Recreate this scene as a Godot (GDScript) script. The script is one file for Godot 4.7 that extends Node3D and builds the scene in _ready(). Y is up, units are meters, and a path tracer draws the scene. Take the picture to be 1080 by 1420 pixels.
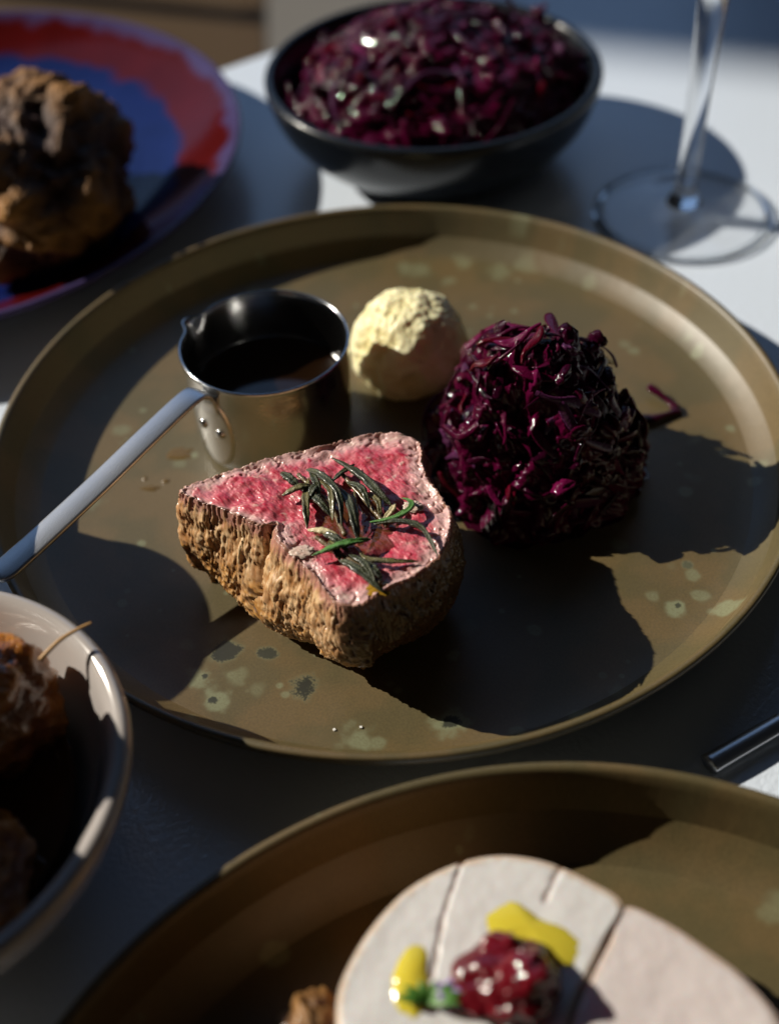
extends Node3D

var rng := RandomNumberGenerator.new()
var na := FastNoiseLite.new()
var nb := FastNoiseLite.new()
var ridge := FastNoiseLite.new()
var cell := FastNoiseLite.new()


# ---------------------------------------------------------------- helpers
func finish(v: PackedVector3Array, idx: PackedInt32Array, uv: PackedVector2Array, col: PackedColorArray, into: ArrayMesh = null) -> ArrayMesh:
	var c := Vector3.ZERO
	for p in v:
		c += p
	c /= v.size()
	var nrm := PackedVector3Array()
	nrm.resize(v.size())
	var vol := 0.0
	for i in range(0, idx.size(), 3):
		var a := v[idx[i]]
		var b := v[idx[i + 1]]
		var d := v[idx[i + 2]]
		var n := (b - a).cross(d - a)
		vol += n.dot(a - c)
		nrm[idx[i]] += n
		nrm[idx[i + 1]] += n
		nrm[idx[i + 2]] += n
	var s := 1.0 if vol > 0.0 else -1.0
	for i in nrm.size():
		nrm[i] = (nrm[i] * s).normalized() if nrm[i].length_squared() > 0.0 else Vector3.UP
	if s > 0.0:   # Godot's front faces run clockwise
		for i in range(0, idx.size(), 3):
			var t := idx[i + 1]
			idx[i + 1] = idx[i + 2]
			idx[i + 2] = t
	var arr := []
	arr.resize(Mesh.ARRAY_MAX)
	arr[Mesh.ARRAY_VERTEX] = v
	arr[Mesh.ARRAY_NORMAL] = nrm
	arr[Mesh.ARRAY_INDEX] = idx
	if uv.size() == v.size():
		arr[Mesh.ARRAY_TEX_UV] = uv
	if col.size() == v.size():
		arr[Mesh.ARRAY_COLOR] = col
	var m := into if into else ArrayMesh.new()
	m.add_surface_from_arrays(Mesh.PRIMITIVE_TRIANGLES, arr)
	return m


# a sheet of nu x nv cells; f(u, v) is a point, or [point, colour]; wrap joins the last column to the first
func grid(nu: int, nv: int, wrap: bool, f: Callable, flat_uv := 0.0, into: ArrayMesh = null) -> ArrayMesh:
	var v := PackedVector3Array()
	var uv := PackedVector2Array()
	var col := PackedColorArray()
	var idx := PackedInt32Array()
	var cols := nu if wrap else nu + 1
	for j in nv + 1:
		for i in cols:
			var r = f.call(float(i) / nu, float(j) / nv)
			if r is Array:
				v.append(r[0])
				col.append(r[1])
			else:
				v.append(r)
			if flat_uv > 0.0:
				uv.append(Vector2(v[-1].x / flat_uv + 0.5, v[-1].z / flat_uv + 0.5))
			else:
				uv.append(Vector2(float(i) / nu, float(j) / nv))
	for j in nv:
		for i in nu:
			var a := j * cols + i
			var b := j * cols + (i + 1) % cols
			idx.append_array([a, b, a + cols, b, b + cols, a + cols])
	return finish(v, idx, uv, col, into)


func cr(p: PackedVector3Array, t: float, closed := false) -> Vector3:
	var n := p.size()
	var segs := n if closed else n - 1
	var x := clampf(t, 0.0, 1.0) * segs
	var i := mini(int(x), segs - 1)
	var w := x - i
	var q := []
	for k in [-1, 0, 1, 2]:
		q.append(p[posmod(i + k, n)] if closed else p[clampi(i + k, 0, n - 1)])
	return q[1].cubic_interpolate(q[2], q[0], q[3], w)


func flat(a: Array, y := 0.0) -> PackedVector3Array:
	var r := PackedVector3Array()
	for q in a:
		r.append(Vector3(q[0], y, q[1]))
	return r


# profile points (radius, height); a sharp bend is kept by smooth = false
func lathe(profile: Array, seg: int, smooth := 0, flat_uv := 0.0, into: ArrayMesh = null) -> ArrayMesh:
	var p := PackedVector3Array()
	for q in profile:
		p.append(Vector3(q[0], q[1], 0))
	var rows := (p.size() - 1) * maxi(smooth, 1)
	return grid(seg, rows, true, func(u, v):
		var q := cr(p, v) if smooth else p[int(round(v * rows))]
		return Vector3(maxf(q.x, 0.0) * cos(u * TAU), q.y, maxf(q.x, 0.0) * sin(u * TAU)), flat_uv, into)


# a tube of half-width w(t) and half-thickness h(t) along a curve; the ends close to points
func sweep(path: PackedVector3Array, seg: int, ring: int, w: Callable, h: Callable, colour = null, up := Vector3.UP, twist := 0.0, groove := 0.0) -> ArrayMesh:
	return grid(ring, seg + 2, true, func(u, v):
		var t := clampf((v * (seg + 2) - 1.0) / seg, 0.0, 1.0)
		var end: bool = v <= 0.0 or v >= 1.0
		var c := cr(path, t)
		var d := (cr(path, minf(t + 0.02, 1.0)) - cr(path, maxf(t - 0.02, 0.0))).normalized()
		var side := d.cross(up).normalized().rotated(d, twist * (t - 0.5))
		var top := side.cross(d)
		var a: float = u * TAU
		var k := 0.0 if end else 1.0
		var g := 1.0 - groove * exp(-pow((u - 0.25) / 0.07, 2.0))
		var pt: Vector3 = c + (side * cos(a) * w.call(t) + top * sin(a) * h.call(t) * g) * k
		return [pt, colour.call(t, u)] if colour else pt)


# a lumpy ellipsoid with a flattened foot; col(n, dir) gives the vertex colour from the lump height
func blob(r: Vector3, amp: float, freq: float, seed_: float, col = null, nu := 60, nv := 40, foot := -0.7) -> ArrayMesh:
	return grid(nu, nv, true, func(u, v):
		var th: float = v * PI
		var d := Vector3(sin(th) * cos(u * TAU), cos(th), sin(th) * sin(u * TAU))
		var q := d * freq + Vector3(seed_, seed_ * 0.7, -seed_)
		var n := na.get_noise_3dv(q * 100.0) + 0.45 * na.get_noise_3dv(q * 270.0) + 0.22 * na.get_noise_3dv(q * 730.0)
		var p := d * (1.0 + amp * n)
		if p.y < foot:
			p.y = foot + (p.y - foot) * 0.08
		p = p * r
		return [p, col.call(n, d)] if col else p)


func std(c: Color, rough: float, metal := 0.0) -> StandardMaterial3D:
	var m := StandardMaterial3D.new()
	m.albedo_color = c.linear_to_srgb()
	m.roughness = rough
	m.metallic = metal
	return m


func painted(rough: float, coat := 0.0, coat_rough := 0.08, sss := 0.0) -> StandardMaterial3D:
	var m := std(Color.WHITE, rough)
	m.vertex_color_use_as_albedo = true
	if coat > 0.0:
		m.clearcoat_enabled = true
		m.clearcoat = coat
		m.clearcoat_roughness = coat_rough
	if sss > 0.0:
		m.subsurf_scatter_enabled = true
		m.subsurf_scatter_strength = sss
	return m


func noise_image(freq: float, seed_: int, size := 512, octaves := 4) -> ImageTexture:
	var n := FastNoiseLite.new()
	n.seed = seed_
	n.frequency = freq
	n.fractal_octaves = octaves
	return ImageTexture.create_from_image(n.get_seamless_image(size, size))


func relief(m: StandardMaterial3D, tex: Texture2D, cm: float, per_metre: float) -> void:
	m.heightmap_enabled = true
	m.heightmap_texture = tex
	m.heightmap_scale = cm
	m.uv1_triplanar = true
	m.uv1_scale = Vector3.ONE * per_metre


func obj(called: String, mesh: Mesh, m: Material, parent: Node = self, at := Vector3.ZERO) -> MeshInstance3D:
	var o := MeshInstance3D.new()
	o.name = called
	o.mesh = mesh
	o.material_override = m
	o.position = at
	parent.add_child(o, true)
	return o


func tag(o: Node, label: String, category: String, group := "") -> void:
	o.set_meta("label", label)
	o.set_meta("category", category)
	if group:
		o.set_meta("group", group)


func thing(called: String, label: String, category: String, at := Vector3.ZERO, group := "") -> Node3D:
	var o := Node3D.new()
	o.name = called
	o.position = at
	add_child(o, true)
	tag(o, label, category, group)
	return o


func mixc(a: Color, b: Color, t: float) -> Color:
	return a.lerp(b, clampf(t, 0.0, 1.0))


# ---------------------------------------------------------------- the build
func _ready() -> void:
	var cam := Camera3D.new()
	cam.name = "camera"
	cam.fov = 45.335
	cam.near = 0.01
	cam.far = 20.0
	cam.transform = Transform3D(Basis(Vector3.RIGHT, -0.79276) * Basis(Vector3.BACK, -0.05935), Vector3(-0.00269, 0.30523, 0.32393))
	var lens := CameraAttributesPhysical.new()
	lens.frustum_focal_length = 50.0
	lens.exposure_aperture = 5.6
	lens.frustum_focus_distance = 0.372
	cam.attributes = lens
	cam.fov = 45.335
	add_child(cam)
	cam.make_current()

	var env := Environment.new()
	env.background_mode = Environment.BG_COLOR
	env.background_color = Color(0.0052, 0.0056, 0.0064).linear_to_srgb()
	env.tonemap_mode = Environment.TONE_MAPPER_LINEAR
	env.tonemap_exposure = 1.15
	env.ssao_enabled = true
	env.ssil_enabled = true
	env.sdfgi_enabled = true
	var we := WorldEnvironment.new()
	we.environment = env
	add_child(we)

	var sun := DirectionalLight3D.new()
	sun.name = "sun"
	sun.light_energy = 1.6
	sun.light_color = Color(1.0, 0.965, 0.905)
	sun.light_angular_distance = 0.55
	sun.shadow_enabled = true
	add_child(sun)
	sun.look_at_from_position(Vector3.ZERO, Vector3(0.794, -0.530, 0.297), Vector3.UP)

	# the cool sky that enters by the window at the far left of the table
	var window := AreaLight3D.new()
	window.name = "window_light"
	window.area_size = Vector2(1.9, 1.2)
	window.light_energy = 0.32
	window.light_color = Color(0.62, 0.78, 1.0)
	window.shadow_enabled = true
	add_child(window)
	window.look_at_from_position(Vector3(-0.26, 0.98, -1.45), Vector3(0, 0, -0.1), Vector3.UP)

	for q in [[na, 3, 0.012], [nb, 11, 0.02], [ridge, 5, 0.01], [cell, 9, 0.02]]:
		q[0].seed = q[1]
		q[0].frequency = q[2]
		q[0].fractal_octaves = 3
	nb.noise_type = FastNoiseLite.TYPE_SIMPLEX
	ridge.fractal_type = FastNoiseLite.FRACTAL_RIDGED
	cell.noise_type = FastNoiseLite.TYPE_CELLULAR
	cell.fractal_type = FastNoiseLite.FRACTAL_NONE
	rng.seed = 41

	surroundings()
	plates()
	pan()
	steak()
	mash()
	cabbage_mounds()
	back_row()
	left_bowl()
	front_slices()
	cutlery()


# ---------------------------------------------------------------- setting
func surroundings() -> void:
	var fm := std(Color(0.16, 0.155, 0.15), 0.6)
	relief(fm, noise_image(0.02, 4), 0.1, 1.5)
	var pm := PlaneMesh.new()
	pm.size = Vector2(18, 18)
	var fl := obj("floor", pm, fm, self, Vector3(0, -0.74, 0))
	fl.set_meta("kind", "structure")

	# the table: its far edge runs obliquely behind the plates
	var cm := std(Color(0.70, 0.78, 0.89), 0.24)
	cm.metallic_specular = 0.72
	relief(cm, noise_image(0.08, 8), 0.012, 9.0)
	var e := Vector3(0.835, 0, -0.55)
	var n := Vector3(0.55, 0, 0.835)
	var o := Vector3(-0.0889, 0, -0.3228) - e * 0.62
	var st := grid(2, 20, false, func(u, v):
		var q: Vector3 = o + e * (u * 1.5)
		# section across the table: over the far edge, along the top, down the near edge
		var k: float = v * 20.0
		var pts := [[0.006, -0.03], [0.0, -0.026], [0.0, -0.004], [0.0012, -0.0012], [0.004, 0.0]]
		if k <= 4.0:
			return q + n * pts[int(k)][0] + Vector3(0, pts[int(k)][1], 0)
		if k >= 16.0:
			return q + n * (1.0 - pts[20 - int(k)][0]) + Vector3(0, pts[20 - int(k)][1], 0)
		return q + n * lerpf(0.004, 0.996, (k - 4.0) / 12.0))
	var tb := obj("table", st, cm)
	tb.set_meta("kind", "structure")

	# an unseen post, added so that its shadow crosses the far end of the table
	var post := BoxMesh.new()
	post.size = Vector3(0.13, 5.2, 0.13)
	var po_ := obj("added_shadow_post", post, std(Color(0.6, 0.6, 0.58), 0.5), self, Vector3(-5.459, 1.86, -2.478))
	po_.rotation.y = 1.21
	po_.set_meta("kind", "structure")

	# a chair drawn up to the far side
	var ch := thing("wooden_chair", "dark brown wooden chair beyond the far edge of the table", "chair", Vector3(-0.36, -0.74, -1.03))
	var wm := std(Color(0.075, 0.046, 0.022), 0.5)
	relief(wm, noise_image(0.02, 14), 0.05, 4.0)
	ch.rotation.y = 0.03
	var seat := BoxMesh.new()
	seat.size = Vector3(0.50, 0.03, 0.44)
	obj("seat", seat, wm, ch, Vector3(0, 0.44, 0))
	var dk := std(Color(0.02, 0.014, 0.01), 0.5)
	for sx in [-1, 1]:
		for sz in [-1, 1]:
			var lg := CylinderMesh.new()
			lg.top_radius = 0.02
			lg.bottom_radius = 0.014
			lg.height = 0.425
			obj("leg", lg, dk, ch, Vector3(sx * 0.2, 0.2125, sz * 0.19))
	for sx in [-1, 1]:
		var po := CylinderMesh.new()
		po.top_radius = 0.014
		po.bottom_radius = 0.018
		po.height = 0.42
		obj("back_post", po, dk, ch, Vector3(sx * 0.205, 0.665, -0.2))
	var br := BoxMesh.new()
	br.size = Vector3(0.42, 0.12, 0.018)
	obj("backrest", br, wm, ch, Vector3(0, 0.79, -0.2))


# ---------------------------------------------------------------- stoneware
func glaze(seed_: int, spots: Array, count: int) -> ImageTexture:
	var size := 1280
	var big := FastNoiseLite.new()
	big.seed = seed_
	big.frequency = 0.006
	big.fractal_octaves = 4
	var fine := FastNoiseLite.new()
	fine.seed = seed_ + 1
	fine.frequency = 0.22
	fine.fractal_octaves = 2
	var a := big.get_image(size, size, false, false, false).get_data()
	var b := fine.get_image(size, size, false, false, false).get_data()
	var sp := PackedFloat32Array()      # how much pale green and how much black lies here
	sp.resize(size * size)
	var dk := PackedFloat32Array()
	dk.resize(size * size)
	var all := spots.duplicate()
	var r := RandomNumberGenerator.new()
	r.seed = seed_
	for i in count:
		all.append([r.randf_range(-0.13, 0.13), r.randf_range(-0.13, 0.13), 0.0008 + 0.0028 * pow(r.randf(), 2.0), r.randf_range(0.12, 0.6), 0.0])
	var wob := FastNoiseLite.new()
	wob.seed = seed_ + 2
	wob.frequency = 0.03
	wob.fractal_octaves = 3
	for s in all:
		var cx: float = (s[0] / 0.29 + 0.5) * size
		var cy: float = (s[1] / 0.29 + 0.5) * size
		var rad: float = s[2] / 0.29 * size
		for y in range(maxi(0, int(cy - rad * 1.6)), mini(size, int(cy + rad * 1.6))):
			for x in range(maxi(0, int(cx - rad * 1.6)), mini(size, int(cx + rad * 1.6))):
				var d := Vector2(x - cx, y - cy).length() / rad + 0.6 * wob.get_noise_2d(x * 0.9, y * 0.9) + 0.5 * (b[y * size + x] / 255.0 - 0.5)
				var k: int = y * size + x
				var grain := 0.55 + 0.9 * (b[k] / 255.0)
				sp[k] = maxf(sp[k], 1.35 * s[3] * smoothstep(1.2, 0.55, d) * grain)
				if s[4] > 0.0:
					dk[k] = maxf(dk[k], 1.15 * s[4] * smoothstep(0.95, 0.55, d))
	var out := PackedByteArray()
	out.resize(size * size * 3)
	var base := Color(0.122, 0.084, 0.032)
	var olive := Color(0.094, 0.073, 0.028)
	var pale := Color(0.185, 0.195, 0.110)
	var black := Color(0.016, 0.018, 0.010)
	for k in size * size:
		var c := olive.lerp(base, smoothstep(90.0, 165.0, a[k]))
		c = c * (0.78 + 0.44 * b[k] / 255.0)
		c = c.lerp(pale, minf(sp[k], 1.0))
		c = c.lerp(black, minf(dk[k], 1.0)).linear_to_srgb()
		out[k * 3] = int(clampf(c.r * 255.0, 0, 255))
		out[k * 3 + 1] = int(clampf(c.g * 255.0, 0, 255))
		out[k * 3 + 2] = int(clampf(c.b * 255.0, 0, 255))
	return ImageTexture.create_from_image(Image.create_from_data(size, size, false, Image.FORMAT_RGB8, out))


func plate_mesh(rad: float, high: float, uvs: float) -> ArrayMesh:
	var k := rad
	return lathe([[0.0, 0.0016], [k - 0.052, 0.0016], [k - 0.050, 0.0], [k - 0.046, 0.0], [k - 0.043, 0.0015], [k - 0.02, 0.0032], [k - 0.010, high * 0.35], [k - 0.003, high * 0.70], [k - 0.0004, high - 0.0015],
		[k - 0.0008, high - 0.0002], [k - 0.0022, high], [k - 0.0034, high - 0.001], [k - 0.0043, high - 0.004], [k - 0.0066, 0.005 + (high - 0.005) * 0.42], [k - 0.0080, 0.005 + (high - 0.005) * 0.25], [k - 0.0105, 0.005 + (high - 0.005) * 0.115], [k - 0.0145, 0.0058], [k - 0.021, 0.0052], [k - 0.03, 0.005], [k - 0.06, 0.005], [k - 0.1, 0.005], [0.0, 0.005]], 180, 0, uvs)


func plates() -> void:
	var spots := [[-0.0566, 0.0835, 0.0052, 0.55, 0.95], [-0.0314, 0.0995, 0.0044, 0.5, 0.95], [-0.0638, 0.0941, 0.0042, 0.75, 0.0], [-0.0622, 0.0938, 0.0018, 0.5, 0.8], [-0.0582, 0.1026, 0.0045, 0.75, 0.0], [-0.0592, 0.1028, 0.0018, 0.4, 0.8],
		[0.0116, 0.1157, 0.0054, 0.7, 0.0], [0.0116, 0.1160, 0.0030, 0.7, 0.8], [0.0064, 0.1146, 0.002, 0.4, 0.0], [-0.0157, 0.1199, 0.0052, 0.6, 0.0], [-0.0105, 0.1215, 0.003, 0.5, 0.0], [0.0853, 0.0777, 0.0036, 0.75, 0.0], [0.0862, 0.0770, 0.0012, 0.75, 0.7],
		[-0.0430, 0.0862, 0.0032, 0.5, 0.8], [-0.0520, 0.0945, 0.0036, 0.42, 0.0], [-0.046, 0.1000, 0.0028, 0.3, 0.0], [0.0939, 0.0647, 0.003, 0.5, 0.0], [0.0794, 0.0728, 0.0026, 0.4, 0.0], [0.0942, 0.0739, 0.003, 0.45, 0.0], [-0.1064, 0.0149, 0.004, 0.35, 0.0], [-0.1004, -0.0227, 0.0035, 0.4, 0.0],
		[0.0162, -0.1146, 0.005, 0.4, 0.0], [0.0352, -0.1181, 0.004, 0.45, 0.0], [0.0496, -0.1097, 0.005, 0.4, 0.0], [0.0103, -0.1168, 0.004, 0.4, 0.0], [0.0603, -0.1123, 0.0045, 0.35, 0.0], [0.0851, -0.0962, 0.003, 0.35, 0.0], [0.028, -0.106, 0.003, 0.4, 0.0],
		[0.1, 0.082, 0.0045, 0.6, 0.0], [0.03, 0.122, 0.003, 0.5, 0.0], [0.05, 0.118, 0.004, 0.5, 0.0], [0.093, 0.060, 0.002, 0.6, 0.5], [-0.0777, -0.004, 0.003, 0.3, 0.0]]
	var m := std(Color.WHITE, 0.48)
	m.albedo_texture = glaze(21, spots, 130)
	m.metallic_specular = 0.62
	relief_uv(m, noise_image(0.06, 31), 0.006)
	var mesh := plate_mesh(0.14, 0.023, 0.29)
	var p := obj("dinner_plate", mesh, m)
	tag(p, "large speckled olive brown stoneware plate holding the rosemary topped steak", "plate", "speckled stoneware plates")
	var m2 := std(Color.WHITE, 0.48)
	m2.albedo_texture = glaze(77, [[0.07, -0.085, 0.004, 0.5, 0.0], [0.085, -0.07, 0.003, 0.5, 0.0], [0.06, -0.105, 0.004, 0.4, 0.0], [0.062, -0.066, 0.0025, 0.5, 0.8]], 110)
	m2.metallic_specular = 0.62
	relief_uv(m2, noise_image(0.06, 32), 0.006)
	var p2 := obj("dinner_plate", plate_mesh(0.1385, 0.030, 0.29), m2, self, Vector3(0.0298, 0, 0.2850))
	tag(p2, "olive brown stoneware plate in shade at the front, under the white meat", "plate", "speckled stoneware plates")

	# sauce smears dried on the plate beside the pan, and a few crystals of salt
	var sm := std(Color(0.12, 0.075, 0.022), 0.22)
	for s in [[-0.0777, -0.0080, 0.0045, 0.0035, 2], [-0.0866, 0.0093, 0.0032, 0.0014, 3], [-0.0815, 0.006, 0.0014, 0.0012, 4], [-0.089, 0.004, 0.001, 0.001, 6]]:
		var sx: float = s[2]
		var sz: float = s[3]
		var sd: float = s[4]
		var o := obj("sauce_smear", grid(40, 5, true, func(u, v):
			var w: float = 1.0 + 0.5 * na.get_noise_2d(cos(u * TAU) * 120.0 + sd * 90.0, sin(u * TAU) * 120.0)
			return Vector3(cos(u * TAU) * sx * v * w, 0.00028 * (1.0 - v * v * v * v) + 0.00002, sin(u * TAU) * sz * v * w)), sm, self, Vector3(s[0], 0.005, s[1]))
		tag(o, ["largest brown sauce smear on the plate below the pan's riveted flange", "long thin brown sauce smear left of the steak's corner", "small brown sauce drop between the two larger smears", "tiny brown sauce speck farthest left on the plate"][int([2, 3, 4, 6].find(int(sd)))], "sauce", "sauce smears on the plate")
	var salt := std(Color(0.8, 0.8, 0.78), 0.12)
	var i := 0
	for s in [[-0.0226, 0.1165], [-0.0148, 0.1162]]:
		var b := BoxMesh.new()
		b.size = Vector3(0.0007, 0.0006, 0.0008)
		var o := obj("salt_crystal", b, salt, self, Vector3(s[0], 0.0053, s[1]))
		o.rotation = Vector3(0, 0.5 + i, 0)
		tag(o, ["tiny bright salt crystal on the plate's front, left one of two", "tiny bright salt crystal on the plate's front, right one of two"][i], "salt", "salt crystals")
		i += 1


func relief_uv(m: StandardMaterial3D, tex: Texture2D, cm: float) -> void:
	m.heightmap_enabled = true
	m.heightmap_texture = tex
	m.heightmap_scale = cm


# ---------------------------------------------------------------- sauce pan
func pan() -> void:
	var c := Vector3(-0.0425, 0.005, -0.0179)
	var t := thing("sauce_pan", "small steel sauce pan with riveted handle standing on the plate", "pan", c)
	var steel := std(Color(0.56, 0.57, 0.58), 0.17, 1.0)
	relief(steel, noise_image(0.03, 44), 0.004, 30.0)
	var R := 0.0292
	var H := 0.0415
	var spout := Vector2(-0.0268, -0.0139).angle()
	var prof := [[0.0, 0.0], [0.022, 0.0], [0.0262, 0.0010], [0.0278, 0.0032], [0.0284, 0.008], [0.0288, 0.02], [0.0290, 0.034], [0.0291, 0.0395], [0.0296, 0.0408], [0.0297, 0.0415], [0.0292, 0.0419], [0.0286, 0.0414], [0.0283, 0.0395], [0.0281, 0.034], [0.0279, 0.02], [0.0275, 0.008], [0.0266, 0.0036], [0.024, 0.0018], [0.0, 0.0016]]
	var rows := prof.size() - 1
	var body := grid(160, rows, true, func(u, v):
		var q = prof[int(round(v * rows))]
		var a: float = u * TAU
		var d := absf(angle_difference(a, spout))
		var k := smoothstep(0.026, 0.0415, q[1])
		var lip := exp(-pow(d / 0.13, 2.0)) * k * k
		var dip := exp(-pow(d / 0.30, 2.0)) * k
		var r: float = q[0] + 0.0036 * lip - 0.0009 * (dip - lip) * k
		return Vector3(r * cos(a), q[1] - 0.0006 * dip, r * sin(a)))
	obj("body", body, steel, t)

	# handle: a flat bar that leaves the wall below the rim and runs out to the left
	var hm := std(Color(0.62, 0.63, 0.65), 0.34, 1.0)
	relief(hm, noise_image(0.12, 45), 0.005, 26.0)
	var dirh := Vector3(-0.0375, 0, 0.0445).normalized()
	var sideh := Vector3.UP.cross(dirh).normalized()
	var path := PackedVector3Array([dirh * 0.0289 + Vector3(0, 0.0300, 0), dirh * 0.0298 + Vector3(0, 0.0352, 0), dirh * 0.0322 + Vector3(0, 0.0396, 0), dirh * 0.0375 + Vector3(0, 0.0412, 0), dirh * 0.056 + Vector3(0, 0.0388, 0), dirh * 0.080 + Vector3(0, 0.0350, 0), dirh * 0.105 + Vector3(0, 0.0318, 0), dirh * 0.123 + Vector3(0, 0.0300, 0)])
	var hgrid := grid(16, 72, true, func(u, v):
		var tt := clampf((v * 72.0 - 1.0) / 70.0, 0.0, 1.0)
		var p := cr(path, tt)
		var d := (cr(path, minf(tt + 0.01, 1.0)) - cr(path, maxf(tt - 0.01, 0.0))).normalized()
		var up := d.cross(sideh).normalized()
		if up.dot(Vector3.UP + dirh * 0.4) < 0.0:
			up = -up
		var w := lerpf(0.0039, 0.0046, tt) * (1.0 if tt < 0.94 else sqrt(maxf(0.05, 1.0 - pow((tt - 0.94) / 0.06, 2.0))))
		var h := 0.00125
		var a: float = u * TAU
		var sx := signf(cos(a)) * pow(absf(cos(a)), 0.25)
		var sy := signf(sin(a)) * pow(absf(sin(a)), 0.35)
		var k := 0.0 if v <= 0.0 or v >= 1.0 else 1.0
		return p + (sideh * sx * w + up * sy * h * (1.0 - 0.45 * sx * sx)) * k)
	obj("handle", hgrid, hm, t)

	# the oval flange riveted to the wall under the handle
	var fm := std(Color(0.66, 0.66, 0.64), 0.36, 1.0)
	var ang0 := atan2(dirh.z, dirh.x)
	var fl := grid(40, 10, true, func(u, v):
		var k := minf(v / 0.86, 1.0)
		var up := 0.0205 + sin(u * TAU) * 0.0158 * k
		var ac := ang0 + cos(u * TAU) * 0.285 * k
		var rr := 0.0287 + (0.0011 if v < 0.9 else 0.0) - 0.0002 * k * k
		if v > 0.99:
			rr -= 0.0003
		return Vector3(rr * cos(ac), up, rr * sin(ac)))
	obj("flange", fl, fm, t)
	var rm := std(Color(0.5, 0.5, 0.5), 0.16, 1.0)
	for s in [-1.0, 1.0]:
		var ra: float = ang0 - 0.135 * s + 0.02
		var outw := Vector3(cos(ra), 0, sin(ra))
		var riv := grid(18, 8, true, func(u, v):
			var rad := 0.00195 * sin(v * PI * 0.5)
			return Vector3(rad * cos(u * TAU), 0.0013 * cos(v * PI * 0.5), rad * sin(u * TAU)))
		var o := obj("rivet", riv, rm, t)
		o.transform = Transform3D(Basis(Vector3.UP.cross(outw), outw, Vector3.UP), outw * 0.0297 + Vector3(0, 0.0218 - 0.0005 * s, 0))

	# gravy inside
	var gm := std(Color(0.010, 0.0045, 0.0018), 0.07)
	var gr := obj("gravy", lathe([[0.0, 0.0], [0.024, 0.0], [0.0262, 0.001], [0.0273, 0.004], [0.0277, 0.0185], [0.0276, 0.0197], [0.0270, 0.0192], [0.0255, 0.0190], [0.015, 0.0190], [0.0, 0.0190]], 90), gm, self, c + Vector3(0, 0.0019, 0))
	tag(gr, "dark brown gravy filling the small steel pan halfway", "gravy")


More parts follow.
